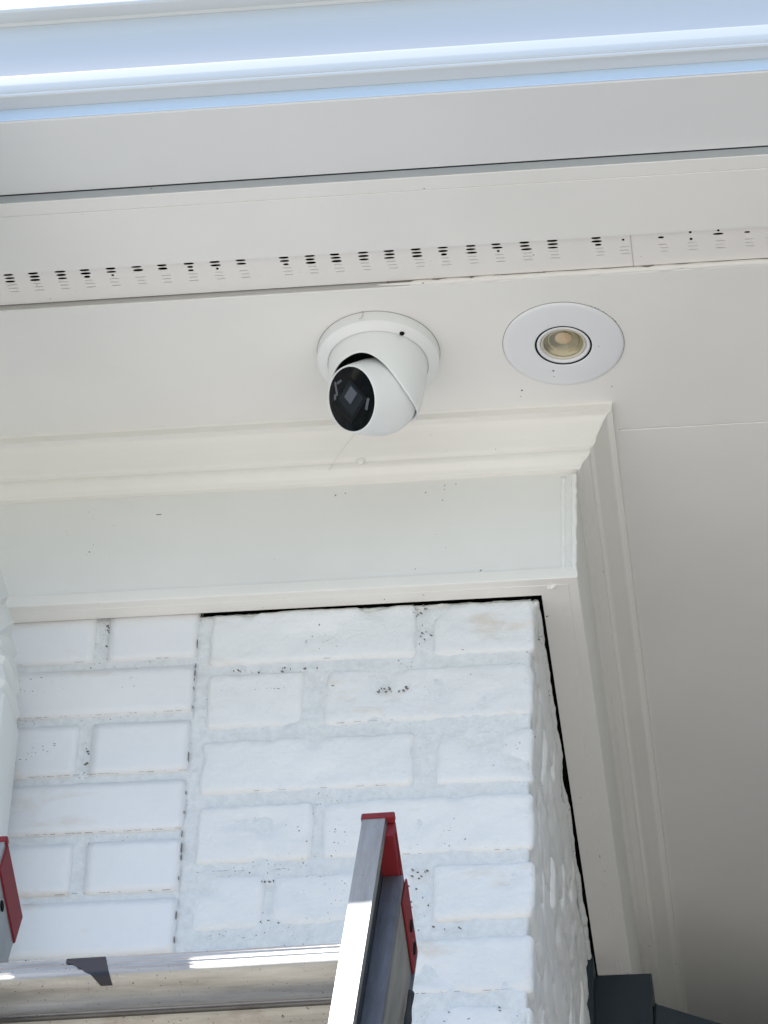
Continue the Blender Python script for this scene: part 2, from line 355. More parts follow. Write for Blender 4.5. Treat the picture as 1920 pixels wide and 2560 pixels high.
# bottom trim: proud band, underside
ZU = H-.1868
tr = [(.0012, H-.1730), (.0016, H-.1745), (.0014, H-.1780), (.0024, H-.1786), (.0024, ZU+.0008), (.0016, ZU), (-.0070, ZU), (-.0075, ZU-.0005), (-.0216, ZU-.0005), (-.0216, H-.1730)]
def st2(): return [lambda o, z: Vector((XL, Yf-o, z)), lambda o, z: Vector((Xf+o*(1 if o > -.01 else 1.57), Yf-o, z)), lambda o, z: Vector((Xf+o*(1 if o > -.01 else 1.57), YE, z))]
bm = bmesh.new(); sweep(bm, tr, st2()); link('bottom_trim', bm, TRIM, beam)
# hidden core so no light leaks from above the brick
# caulk lumps at the frieze corner
bm = bmesh.new(); pts = []; rr = []
for i in range(40):
    z = H-.060-i*.0031; pts.append(Vector((Xf-.0115+noise.noise(Vector((z*90, 3, 0)))*.0010, Yf+.0006, z))); rr.append(.0024+.0013*noise.noise(Vector((z*130, 0, 2))))
tube(bm, pts, rr, 8); 
pts = []; rr = []
for i in range(44):
    z = H-.056-i*.00285; pts.append(Vector((Xf-.0010+noise.noise(Vector((z*70, 13, 0)))*.0009, Yf+.0008, z))); rr.append(.0028+.0012*noise.noise(Vector((z*150, 7, 2))))
tube(bm, pts, rr, 8)
for i in range(24):      # smeared caulk where the trims meet
    u = i/23; 
    bmesh.ops.create_icosphere(bm, subdivisions=2, radius=.0022+.0016*abs(noise.noise(Vector((u*9, 3, 3)))), matrix=Matrix.Translation((Xf-.004-u*.022, Yf-.0007+u*.012, H-.1790-.008*min(1, u*1.2)+noise.noise(Vector((u*12, 1, 9)))*.002)))
for v in bm.verts: v.co += noise.noise_vector(v.co*300)*.0007
link('corner_caulk', bm, CAULK, beam, True)
bm = bmesh.new(); pts = []; rr = []
for (o0, z0), (o1, z1) in zip(crown[3:-3], crown[4:-2]):
    for q_ in (0, .5):
        o_ = o0+(o1-o0)*q_; z_ = z0+(z1-z0)*q_; pts.append(Vector((Xf+o_, Yf-o_, z_-.0002))); rr.append(.0009+.0007*noise.noise(Vector((z_*200, 3, 1))))
tube(bm, pts, rr, 6); link('mitre_caulk', bm, CAULK, beam, True)
bm = bmesh.new(); pts = []; rr = []
for i in range(150):     # rough painted seam along the underside of the return
    y = 2.99+i*.0045; pts.append(Vector((Xf-.0125+noise.noise(Vector((y*25, 3, 0)))*.0010, y, ZU-.0002))); rr.append(max(.0002, .0006+.0010*noise.noise(Vector((y*60, 0, 2)))))
tube(bm, pts, rr, 6); link('seam_caulk', bm, CAULK, beam, True)
bm = bmesh.new()
for p, r in (((-.4695, Yf-.0168, H-.0372), .0056),):
    bmesh.ops.create_icosphere(bm, subdivisions=2, radius=r, matrix=Matrix.Translation(p) @ Matrix.Diagonal((.8, .5, 1, 1)))
for v in bm.verts: v.co += noise.noise_vector(v.co*250)*.0010
link('paint_lump', bm, TRIM, beam, True)
bm = bmesh.new()
for x, z, r in ((-.4955, -.066, .0008), (-.486, -.064, .0006), (-.407, -.069, .0007), (-.3885, -.061, .0006), (-.3885, -.0665, .0005), (-.39, -.080, .0006), (-.3775, -.0605, .0006), (-.735, -.121, .0008)):
    bmesh.ops.create_icosphere(bm, subdivisions=1, radius=r, matrix=Matrix.Translation((x, Yf-.0003, H+z)))
box(bm, -.672, -.667, Yf-.0004, Yf+.001, H-.0783, H-.0776)
link('speck', bm, SPECK, beam)['kind'] = 'stuff'
# spider-silk hair below the camera
bm = bmesh.new(); pts = []
for i in range(30):
    u = i/29; pts.append(Vector((-.4535-.050*u-.006*math.sin(u*3), 2.905+.055*u, H-.0155-.030*u-.006*math.sin(u*3.1))))
tube(bm, pts, .0003, 5); o = link('cobweb_strand', bm, HAIR, None); tag(o, 'thin pale cobweb strand hanging below the security camera', 'cobweb')

# ------------------------------------------------------------------ brick
YB = 2.99
def brick(name, x0, x1, y0, y1, z0, z1, mat, parent, rad, amp, seed, step=.006, fast=False):
    bm = bmesh.new()
    nx, ny, nzz = (max(2, int((x1-x0)/step)), max(2, int((y1-y0)/step)), max(2, int((z1-z0)/step))) if not fast else (1, 1, 1)
    if fast: box(bm, x0, x1, y0, y1, z0, z1, rad)
    else:
        def grid(o, u, v, nu, nv):
            vs = [[bm.verts.new(o+u*(i/nu)+v*(j/nv)) for j in range(nv+1)] for i in range(nu+1)]
            for i in range(nu):
                for j in range(nv): bm.faces.new((vs[i][j], vs[i+1][j], vs[i+1][j+1], vs[i][j+1]))
        o = Vector((x0, y0, z0)); X = Vector((x1-x0, 0, 0)); Y = Vector((0, y1-y0, 0)); Z = Vector((0, 0, z1-z0))
        grid(o, X, Z, nx, nzz); grid(o, Y, Z, ny, nzz); grid(o+X, Y, Z, ny, nzz); grid(o, X, Y, nx, ny); grid(o+Z, X, Y, nx, ny)
        bmesh.ops.remove_doubles(bm, verts=bm.verts, dist=1e-5)
        sv = Vector((seed*3.1, seed*1.7, seed*.9))
        lo = Vector((x0, y0, z0)); hi = Vector((x1, y1, z1))
        for v in bm.verts:
            p = v.co.copy(); c = Vector([min(max(p[i], lo[i]+rad), hi[i]-rad) for i in range(3)])
            d = p-c
            if d.length > rad: p = c+d.normalized()*rad
            q = p+sv
            n1 = noise.noise(q*18); n2 = noise.noise(q*60); n3 = noise.noise(q*140)
            dn = (p-c).normalized() if (p-c).length > 1e-6 else Vector((0, -1, 0))
            edge = min(1, d.length/rad) if rad else 0
            p += dn*amp*(n1*1.0+n2*.6+n3*.35)
            if rad > .003:     # worn arrises
                k = max(0, noise.noise(q*34+Vector((9, 0, 0)))-.12)
                p -= (p-(lo+hi)/2).normalized()*k*.014*max(0, edge-.3)
            v.co = p
    o = link(name, bm, mat, parent, not fast)
    return o
wall = empty('brick_wall', (-1.0, YB, 0), 'smooth white painted brick wall left of the vertical joint, behind the ladder', 'wall')
pil = empty('brick_pier', (-.46, YB, 0), 'rough white painted brick pier at the corner with worn edges', 'pier')
# left wall: courses
SEAM = -.6265
tops = [(H-.186+.012, 2.3809), (2.3716, 2.3161), (2.3061, 2.2461), (2.2368, 2.1792), (2.1687, 2.1107), (2.1027, 2.0430), (2.0350, 1.9760), (1.9675, 1.9085), (1.900, 1.842), (1.833, 1.775), (1.767, 1.709)]
tops = [(a if i == 0 else a+EYE, b_+EYE) for i, (a, b_) in enumerate(tops)]
hj = [-.7200, None, -.7266, None, -.7211, None, -.7235, None, -.722, None, -.7225]
k = 0
for i, (zt, zbm) in enumerate(tops):
    L = .1985; edges = []
    if i % 2 == 0: xs_ = [SEAM, hj[i]+.0065]; x = hj[i]-.0065
    else: xs_ = [SEAM, SEAM-.193]; x = SEAM-.193-.0105
    edges.append((xs_[1], xs_[0]))
    while x > -1.45: edges.append((x-L, x)); x -= L+.0105
    for (a, b_) in edges:
        k += 1; vis = b_ > -.95 and zbm > 1.96+EYE-.07
        tilt = -.0002*((zt+zbm)/2-EYE)
        brick('brick', a, b_, YB, YB+.09, zbm, zt, BR_S, wall, .0016, .00035, k, .008 if vis else .02)
bm = bmesh.new()   # coarse rest of the wall, down to the ground
z = tops[-1][1]-.009; i = 0
while z > .08:
    x = SEAM-(0 if i % 2 else .094)
    if i % 2 == 0: box(bm, x+.0105, SEAM, YB, YB+.05, z-.058, z, .0015)
    while x > XL: box(bm, max(XL, x-.1985), x, YB, YB+.05, z-.058, z, .0015); x -= .209
    z -= .067; i += 1
for i, (zt, zbm) in enumerate(tops):
    x = -1.665-(0 if i % 2 else .1)
    while x > XL: box(bm, max(XL, x-.1985), x, YB, YB+.05, zbm, zt, .0015); x -= .209
o = link('brickwork', bm, BR_S, wall); o['kind'] = 'stuff'
def mortar_sheet(name, parent, x0, x1, z0, z1, y, amp, step, side=None):
    bm = bmesh.new(); nx = max(1, int((x1-x0)/step)); nzz = max(1, int((z1-z0)/step)); vs = []
    for i in range(nx+1):
        col = []
        for j in range(nzz+1):
            p = Vector((x0+(x1-x0)*i/nx, y, z0+(z1-z0)*j/nzz)); d = (noise.noise(p*55)+.7*noise.noise(p*150))*amp
            if side is None: p.y -= d
            else: p = Vector((side+d, p.x, p.z))
            col.append(bm.verts.new(p))
        vs.append(col)
    for i in range(nx):
        for j in range(nzz): bm.faces.new((vs[i][j], vs[i+1][j], vs[i+1][j+1], vs[i][j+1]))
    return link(name, bm, MORT, parent, True)
mortar_sheet('mortar', wall, -1.5, SEAM+.001, 1.96+EYE-.1, H-.175, YB+.0030, .0007, .004)
B('wall_core', MORT, wall, XL, -1.5, YB+.003, YB+.25, 0, H-.18)
B('wall_core', MORT, wall, -1.499, SEAM, YB+.006, YB+.249, 0, H-.18)
# pier
PX0, PX1 = -.622, -.3010
rowsP = [(2.4322, 2.3695), (2.3574, 2.2935), (2.2790, 2.2180), (2.2035, 2.1390), (2.1260, 2.0650), (2.0460, 1.9865), (1.9750, 1.912), (1.900, 1.838), (1.826, 1.764)]
rowsP = [(a+EYE, b_+EYE) for a, b_ in rowsP]
zc = rowsP[-1][1]-.012
while zc > .1: rowsP.append((zc, zc-.062)); zc -= .074
head = [(-.4150, -.4000), (-.5205, -.5015), (-.4130, -.3925), (-.5050, -.4960), (-.4075, -.3930), (-.5080, -.4960), (-.41, -.397)]
for i, (zt, zbm) in enumerate(rowsP):
    hjx = head[i] if i < len(head) else head[1 if i % 2 else 0]
    vis = i < 8; big = i % 2 == 0       # header at the corner on even courses
    rad = .0048; amp = .0013
    st = .0048 if i < 7 else .03
    lx0 = PX0+(.008 if i % 2 == 0 else .009)
    jz = lambda: random.uniform(-.001, .001)
    sidejit = random.uniform(-.0015, .0015)
    if i == 4:   # badly worn course: left stretcher broken into lumps
        brick('brick', lx0, -.545, YB+.0012, YB+.1, zbm, zt, BR_R, pil, .007, .0024, 41, st)
        brick('brick', -.541, hjx[0], YB+.0006, YB+.1, zbm+.003, zt-.003, BR_R, pil, .006, .0026, 42, st)
    else:
        brick('brick', lx0, hjx[0], YB+random.uniform(-.0008, .0006), YB+.1, zbm, zt, BR_R, pil, rad, amp, 60+i, st)
    lenY = .195 if big else .098
    brick('brick', hjx[1], PX1+sidejit, YB+random.uniform(-.0005, .0010), YB+lenY, zbm+jz(), zt+jz(), BR_R, pil, rad+.001, amp+.0004, 80+i, st)
    y = YB+lenY+.012; q = 0
    while y < 3.62:
        q += 1; y1 = min(y+.2, 3.66)
        brick('brick', PX1-.08, PX1+random.uniform(-.0012, .0008), y, y1, zbm+jz()*2, zt+jz()*2, BR_R, pil, rad, amp+.0006, 100+i*7+q, .008 if i < 7 else .03); y = y1+.012
bm = bmesh.new(); fr = []          # mortar wraps round the corner in one sheet
xe = PX1-.0042; n = int((xe-.004-(PX0-.006))/.004)
fr += [(Vector((PX0-.006+i*.004, YB+.0037, 0)), Vector((0, -1, 0))) for i in range(n+1)]
for i in range(1, 6):
    a = math.radians(i*15); fr.append((Vector((xe-.004+.004*math.sin(a), YB+.0077-.004*math.cos(a), 0)), Vector((math.sin(a), -math.cos(a), 0))))
fr += [(Vector((xe, YB+.0077+i*.005, 0)), Vector((1, 0, 0))) for i in range(int(.66/.005))]
zs_ = [1.9+EYE+i*.004 for i in range(int((H-.1885-1.9-EYE)/.004)+1)]+[H-.1885]; vs = []
for p, d in fr:
    col = []
    for z in zs_:
        q = Vector((p.x, p.y, z)); k = noise.noise(q*50)*.9+noise.noise(q*140)*.6+noise.noise(q*300)*.35
        col.append(bm.verts.new(q+d*k*(.0015 if d.x < .9 else .0015)))
    vs.append(col)
for i in range(len(vs)-1):
    for j in range(len(zs_)-1): bm.faces.new((vs[i][j], vs[i+1][j], vs[i+1][j+1], vs[i][j+1]))
link('mortar', bm, MORT, pil, True)
bm = bmesh.new(); pts = []; rr = []      # ragged mortar along the top edge under the beam
for i in range(80):
    x = PX0+.008+i*.0039; k = noise.noise(Vector((x*35, 2, 2)))
    pts.append(Vector((x, YB+.0060+k*.002, H-.1898+.0012*noise.noise(Vector((x*70, 4, 2)))))); rr.append(.0030+.0016*k+.0009*noise.noise(Vector((x*160, 4, 8))))
tube(bm, pts, rr, 8); link('mortar_fillet', bm, MORT, pil, True)
bm = bmesh.new(); box(bm, PX0-.004, PX1-.006, YB+.006, 3.66, 0, H-.1905); link('wall_core', bm, MORT, pil)
# dark crack between the wall and the pier
bm = bmesh.new(); 
zz = H-.186
while zz > 1.9+EYE:
    l = random.uniform(.002, .012); w = random.uniform(.0001, .0005)
    if noise.noise(Vector((7, 0, zz*22))) < -.12: zz -= .004; continue
    x = SEAM+.0004-.0012*noise.noise(Vector((0, 0, zz*30)))
    box(bm, x-w*.45, x+w*.45, YB+.0001, YB+.004, zz-l, zz); zz -= l+random.choice((.001, .003, .008, .02))
link('crack', bm, SPECK, pil)['kind'] = 'stuff'
bm = bmesh.new()      # chips: holes where paint has broken away along bed joints
rc = random.Random(11)
def chips(x0, x1, z, n, w=.0014):
    for _ in range(int(n*.65)):
        x = rc.uniform(x0, x1); l = rc.uniform(.0003, .0020); bmesh.ops.create_icosphere(bm, subdivisions=1, radius=1, matrix=Matrix.Translation((x, YB+.0008, z+EYE+rc.uniform(-w, w))) @ Matrix.Rotation(rc.uniform(-.5, .5), 4, 'Y') @ Matrix.Diagonal((l, .0018, rc.uniform(.00012, .00036), 1)))
def seam(x0, x1, z0, z1, dens=.6):
    x = x0
    while x < x1:
        l = rc.uniform(.0012, .010)
        if rc.random() < dens:
            u = (x-x0)/(x1-x0); z = z0+(z1-z0)*u+EYE+.0007*noise.noise(Vector((x*60, z0*9, 0))); w = rc.uniform(.00006, .00022)
            for q_ in range(max(1, int(l/.0012))): box(bm, x+q_*.0012, x+q_*.0012+.0011, YB+.0003, YB+.0006, z-w+.0005*noise.noise(Vector((x*200+q_, 1, 1))), z+w*rc.uniform(.3, 1)+.0005*noise.noise(Vector((x*200+q_, 1, 1))))
        x += l+rc.uniform(.0002, .003)
chips(-.42, -.395, 2.425, 12, .005); chips(-.415, -.40, 2.40, 16, .02)
chips(-.45, -.42, 2.329, 24, .003); chips(-.60, -.53, 2.337, 16, .0008); chips(-.42, -.36, 2.055, 9, .004); chips(-.415, -.395, 2.10, 24, .022)
chips(-.38, -.31, 1.965, 10, .010); chips(-.553, -.54, 2.115, 7, .0008); chips(-.61, -.50, 2.36, 16, .003)
seam(-.51, -.31, 2.293, 2.2945, .35); seam(-.60, -.44, 2.2185, 2.218, .3); seam(-.61, -.53, 2.1290, 2.1285, .5); seam(-.45, -.31, 2.139, 2.139, .25); seam(-.42, -.31, 1.9865, 1.988, .45); seam(-.60, -.42, 2.3705, 2.3705, .12)
link('paint_chip', bm, SPECK, pil)['kind'] = 'stuff'
bm = bmesh.new()
chips(-.80, -.755, 2.278, 30, .020); chips(-.80, -.75, 2.355, 18, .010); chips(-.725, -.722, 2.27, 10, .022); chips(-.716, -.7135, 2.405, 8, .02)
seam(-.80, -.64, 2.3166, 2.3166, .6); seam(-.80, -.63, 2.2466, 2.2466, .75); seam(-.80, -.63, 2.1796, 2.1796, .5); seam(-.79, -.63, 2.1112, 2.1112, .35); seam(-.80, -.64, 2.3813, 2.3813, .15)
link('paint_chip', bm, SPECK, wall)['kind'] = 'stuff'
bm = bmesh.new(); pts = []; rr = []      # ragged mortar along the side top edge, partly closing the gap
for i in range(150):
    y = YB+.004+i*.0044; k = noise.noise(Vector((y*16, 2, 6))); pts.append(Vector((PX1-.0006+k*.0012, y, H-.1915))); rr.append(max(.0010, .0034+.0030*k+.0009*noise.noise(Vector((y*90, 4, 8)))))
tube(bm, pts, rr, 8); link('mortar_fillet', bm, MORT, pil, True)
# dark void behind the gap above and beside the pier
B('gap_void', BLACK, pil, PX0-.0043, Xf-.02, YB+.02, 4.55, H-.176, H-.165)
# ------------------------------------------------------------------ dark porch wall and door head
dw = empty('porch_wall', (-.1, 4.0, 0), 'dark slate porch wall with a boxed door head, behind the brick pier', 'wall')
Z2 = ZU-.0008
B('door_head', DARK, dw, -.32, -.2372, 3.640, 3.98, 2.0, Z2, bev=.001)
B('door_casing', DARK, dw, -.236, -.2335, 3.66, 3.975, 2.0, Z2-.026)
B('door_post', DARK, dw, -.3215, -.297, 3.600, 3.6385, .0, Z2-.0002)
B('back_wall', DARK, dw, -.33, XR, 4.28, 4.4, 0, HS-.0004)
B('added_side_wall', DARK, dw, 1.2, 1.32, 3.0, 4.279, 0, HS-.0006)  # unseen wall added to darken the right part of the soffit
dl = empty('open_door', (-.2, 3.7, 0), 'dark slate door leaf standing ajar at the bottom right, under the soffit', 'door')
p0, p1 = Vector((-.2342, 3.659)), Vector((-.1265, 3.7285)); dr = (p1-p0).normalized(); pe = Vector((-dr.y, dr.x)); ZD = 2.405+EYE
pq = [p0, p0+dr*.8, p0+dr*.8+pe*.04, p0+pe*.04]
bm = bmesh.new(); sweep(bm, [(p.x, p.y) for p in pq], [lambda x, y: Vector((x, y, .02)), lambda x, y: Vector((x, y, ZD))]); link('door_leaf', bm, DARK, dl)
bm = bmesh.new(); lathe(bm, [(0, .05), (.018, .045), (.025, .03), (.012, .015), (.012, 0)], 20, Matrix.Translation((*(p0+dr*.72), 1.0)) @ Matrix.Rotation(math.pi/2, 4, 'X')); link('door_knob', bm, ALU, dl, True)
sheet('added_floor', simple('added_floor_blue', (.15, .20, .27), .8), -.29, 4, 2.82, 6, .008)  # unseen floor added, dark and bluish to dim and cool the soffit

# ------------------------------------------------------------------ recessed light
LX, LY = -.2615, 2.8405
light = empty('recessed_light', (LX, LY, HS), 'round white recessed downlight with a clear glass lamp in the soffit', 'light')
TM = Matrix.Translation((LX, LY, HS)) @ Matrix.Rotation(math.pi, 4, 'X')     # z points down
def LT(name, prof, mat, smooth=True, n=72, M=TM, parent=light):
    bm = bmesh.new(); lathe(bm, prof, n, M); return link(name, bm, mat, parent, smooth)
o = LT('trim_ring', [(.0578, -.004), (.0578, .0010), (.0574, .0017), (.0560, .0023), (.0530, .0027), (.0290, .0030), (.0276, .0029), (.0272, .0022), (.0272, -.004)], LTRIM)
LT('housing', [(.0268, 0), (.0265, -.018), (0, -.0185)], simple('light_can', (.3, .3, .3), .5))
LT('gap', [(.0280, .0024), (.0256, .0024)], BLACK)
LT('gimbal_ring', [(.0262, -.004), (.0260, .0012), (.0254, .0022), (.0240, .0026), (.0226, .0022), (.0219, .0004), (.0217, -.003)], LTRIM)
LT('lamp_rim', [(.0218, -.001), (.0216, .0008), (.0208, .0016), (.0196, .0010), (.0190, -.0004)], LRIM)
LT('reflector', [(.0192, -.0012), (.0172, -.003), (.0140, -.0052), (.0105, -.0070), (.0082, -.0072)], REFL)
LT('lamp_chip', [(0, -.0055), (.0062, -.0058), (.0082, -.0068)], CHIP)
LT('lens_ring', [(.0150, -.0046), (.0146, -.0034), (.0140, -.0034), (.0135, -.0050)], LRIM)
LT('shadow_ring', [(.0578, .0004), (.0583, .0003)], simple('shadow_grey', (.22, .21, .20), .8))  # flat grey ring paints the thin contact shadow round the trim
LT('glass_cover', [(0, .0020), (.006, .0018), (.012, .0012), (.0165, .0003), (.0190, -.0008)], GLASS)
bm = bmesh.new(); rl = random.Random(4)
for _ in range(14):
    a = math.radians(rl.uniform(18, 62)); bmesh.ops.create_icosphere(bm, subdivisions=1, radius=rl.uniform(.0003, .0007), matrix=Matrix.Translation((LX+.0583*math.cos(a), LY-.0583*math.sin(a), HS-.0002)))
for dx, dy, r in ((-.0128, .0345, .0011), (-.013, .043, .0006), (.0335, .004, .0006)):
    bmesh.ops.create_icosphere(bm, subdivisions=1, radius=r, matrix=Matrix.Translation((LX+dx, LY+dy, HS-.0028)))
link('speck', bm, SPECK, light)['kind'] = 'stuff'
bm = bmesh.new(); box(bm, -.02, .02, -.02, .02, 0, .001); bm.free()

# ------------------------------------------------------------------ turret camera
CX, CY = -.4392, 2.838
sc = empty('security_camera', (CX, CY, HS), 'white turret security camera with black lens face mounted under the soffit', 'camera')
KM = Matrix.Translation((CX, CY, HS)) @ Matrix.Rotation(math.pi, 4, 'X')
def CT(name, prof, mat, smooth=True, n=96, M=KM): 
    bm = bmesh.new(); lathe(bm, prof, n, M); o = link(name, bm, mat, sc, smooth)
    try: o.data.set_sharp_from_angle(angle=math.radians(35))
    except Exception: pass
    return o
CT('base_ring', [(.0583, -.001), (.0588, .0008), (.0588, .0040), (.0584, .0118), (.0579, .0123), (.0500, .0156), (.0484, .0161), (.0482, .0145), (.0460, .0145)], CAMW)
CT('shadow_ring', [(.0587, .0005), (.0592, .0003)], simple('shadow_grey_camera', (.30, .29, .28), .8))  # contact shadow round the base, painted as a grey ring
# body shell cut on a slant, with a thick rolled rim
NV = Vector((-.6153, -.5697, -.5449)).normalized()
CB = Vector((-.4370, 2.838, H-.0565))
prof = [(.0477, .0140), (.0476, .018), (.0471, .026), (.0460, .040), (.0446, .052), (.0430, .062), (.0410, .072), (.0385, .080), (.0350, .0870), (.0310, .093), (.0265, .0975)]
def rs(z):
    for (a, za), (b_, zc_) in zip(prof, prof[1:]):
        if za <= z <= zc_: return a+(b_-a)*(z-za)/(zc_-za)
    return prof[-1][0] if z > prof[-1][1] else prof[0][0]
tabR = [(0, .0373), (10, .0375), (20, .0400), (30, .0450), (42, .0530), (52, .0605), (60, .066), (75, .0735), (95, .0770), (115, .0755), (140, .070), (160, .064), (180, .062)]
tabL = [(0, .0373), (20, .0390), (35, .0420), (50, .0460), (65, .0500), (80, .0540), (100, .058), (130, .061), (180, .062)]
def rim(phi):      # depth of the rim below the mount at azimuth phi (degrees), -115 is where it is cut highest
    d = (phi+115+180) % 360-180; tb = tabR if d > 0 else tabL; d = abs(d)
    for (a, za), (b_, zc_) in zip(tb, tb[1:]):
        if a <= d <= b_: return za+(zc_-za)*(d-a)/(b_-a)
    return tb[-1][1]
bm = bmesh.new(); N = 144; K = 20; rings = []
cut = [rim(360*k/N) for k in range(N)]
for _ in range(4): cut = [(cut[k-1]+cut[k]*2+cut[(k+1) % N])/4 for k in range(N)]
def P3(r, phi, z): return Vector((CX+r*math.cos(phi), CY+r*math.sin(phi), H-z))
for j in range(K+1):
    rings.append([P3(rs(.0140+(cut[k]-.0140)*j/K), 2*math.pi*k/N, 0.0140+(cut[k]-.0140)*j/K) for k in range(N)])
rings.append([P3(rs(cut[k])-.0006, 2*math.pi*k/N, cut[k]+.0006) for k in range(N)])
rings.append([P3(rs(cut[k])-.0016, 2*math.pi*k/N, cut[k]+.0005) for k in range(N)])
rings.append([P3(rs(cut[k])-.0024, 2*math.pi*k/N, cut[k]-.0008) for k in range(N)])
for j in range(1, 8): rings.append([P3(max(.001, rs(cut[k]*(1-j/9))-.0030), 2*math.pi*k/N, cut[k]*(1-j/9)) for k in range(N)])
vv = [[bm.verts.new(p) for p in r] for r in rings]
for a, b_ in zip(vv, vv[1:]):
    for k in range(N): bm.faces.new((a[k], a[(k+1) % N], b_[(k+1) % N], b_[k]))
link('body_shell', bm, CAMW, sc, True)
CT('shell_lining', [(.0445, .009), (.0435, .025), (.0, .026)], BLACK, M=Matrix.Translation((CX, CY, H)) @ Matrix.Rotation(math.pi, 4, 'X'))
q = NV.to_track_quat('Z', 'Y').to_matrix().to_4x4(); EM = Matrix.Translation(CB) @ q
R = .0376; eye = []
for k in range(10):
    a = math.radians(180-k*9.5); eye.append((R*math.sin(a), R*math.cos(a)))
eye += [(.0376, .002), (.0373, .008), (.0366, .0140), (.0353, .0205), (.0340, .028), (.0330, .0335), (.0323, .0362), (.0319, .0372), (.0310, .0375), (.0305, .0366)]
CT('eyeball', eye, CAMW, M=EM)
CT('lens_glass', [(.0308, .0365), (.0298, .0369), (.0, .0372)], CAMB, M=EM)
# square lens surround and window, seen inside the black face
UP = EM
def facebox(name, mat, x0, x1, y0, y1, z0, z1, rot, bev=.001):
    bm = bmesh.new(); box(bm, x0, x1, y0, y1, z0, z1, bev, 2)
    bmesh.ops.transform(bm, matrix=EM @ Matrix.Rotation(rot, 4, 'Z'), verts=bm.verts); return link(name, bm, mat, sc)
# in-plane axes: find rotation that puts local y along image up
ly = (EM.to_3x3().inverted() @ (u2-NV*u2.dot(NV)).normalized()); rot0 = math.atan2(ly.y, ly.x)-math.pi/2
FR = simple('camera_lens_frame', (.004, .005, .008), .3, 0, .2)
facebox('lens_frame', FR, -.0150, .0150, -.0185, .0150, .0370, .0378, rot0-.76, .0007)
facebox('lens_window', CAMG, -.0120, .0120, -.0115, .0125, .0376, .0383, rot0-.76, .0003)
facebox('lens_reflector', CAMR, -.0075, .0030, -.0040, .0100, .0381, .0387, rot0-.76, .0002)
# led reflections / emitter lugs
for a, b_, w, hh, r in ((.0205, -.005, .0016, .0060, -.35), (-.0195, .0100, .0012, .0068, .15), (-.0150, .0165, .0036, .0012, .45), (-.0215, .002, .0014, .0030, -.1)):
    bm = bmesh.new(); box(bm, -w, w, -hh, hh, .0368, .0376, .0006)
    bmesh.ops.transform(bm, matrix=EM @ Matrix.Rotation(rot0, 4, 'Z') @ Matrix.Translation((a, b_, 0)) @ Matrix.Rotation(r, 4, 'Z'), verts=bm.verts); link('led_reflector', bm, CAMR, sc)
bm = bmesh.new(); lathe(bm, [(0, .0002), (.0021, .0002), (.0026, .0012)], 16, Matrix.Translation((-.4112, 2.7962, H-.0166)) @ Matrix.Rotation(.0, 4, 'X')); link('screw_hole', bm, BLACK, sc)
bm = bmesh.new(); tube(bm, [Vector((-.4500+.0034*math.sin(a), 2.7785, H-.0035-.0062*math.cos(a))) for a in [math.radians(95+i*170/10*1.0-10) - math.pi/2 for i in range(11)]], .0003, 6); link('knockout_tab', bm, simple('seam_grey', (.4, .4, .4), .6), sc)

# ------------------------------------------------------------------ downspout
ds = empty('downspout', (-.83, 2.94, 0), 'white corrugated downspout elbow at the left edge, in front of the brick', 'downspout')
path = [Vector((-.842, 2.462, 4.245)), Vector((-.842, 2.462, 4.19)), Vector((-.842, 2.475, 4.15)), Vector((-.842, 2.51, 4.12)), Vector((-.850, 2.70, 4.055)), Vector((-.850, 2.83, 4.008)), Vector((-.846, 2.880, 3.982)), Vector((-.841, 2.908, 3.955)), Vector((-.836, 2.924, 3.925)), Vector((-.833, 2.93, 3.88)), Vector((-.832, 2.93, 3.6)), Vector((-.832, 2.93, .15))]
bm = bmesh.new()
dense = []
for a, b_ in zip(path, path[1:]):
    L = (b_-a).length; n = max(2, int(L/.006)) if L < .4 else 3
    dense += [a.lerp(b_, i/n) for i in range(n)]
dense.append(path[-1])
prevr = None; s = 0; w, dd = .050, .038
rings = []
for i, p in enumerate(dense):
    d = (dense[min(i+1, len(dense)-1)]-dense[max(i-1, 0)]).normalized(); X = Vector((1, 0, 0)); Yv = d.cross(X).normalized()
    if i: s += (p-dense[i-1]).length
    z = p.z
    fold = 0
    if 3.88 < z < 4.03 and p.y > 2.8: fold = ((s/.026) % 1)*.0045-.003
    if 4.10 < z < 4.20: fold = abs(math.sin((z-3.90)*math.pi/.02))*.004-.003
    ww, d2 = w+fold, dd+fold; c = .010; ring = []
    for cx_, cy_, a0 in ((ww-c, d2-c, 0), (-ww+c, d2-c, 90), (-ww+c, -d2+c, 180), (ww-c, -d2+c, 270)):
        for t_ in range(4):
            a = math.radians(a0+t_*30); ring.append(bm.verts.new(p+X*(cx_+c*math.cos(a))+Yv*(cy_+c*math.sin(a))))
    rings.append(ring)
for a, b_ in zip(rings, rings[1:]):
    for k in range(16): bm.faces.new((a[k], a[(k+1) % 16], b_[(k+1) % 16], b_[k]))
bm.faces.new(rings[0]); bm.faces.new(rings[-1][::-1]); dsp = link('elbow_pipe', bm, PVC, ds, True)
try: dsp.data.set_sharp_from_angle(angle=math.radians(25))
except Exception: pass

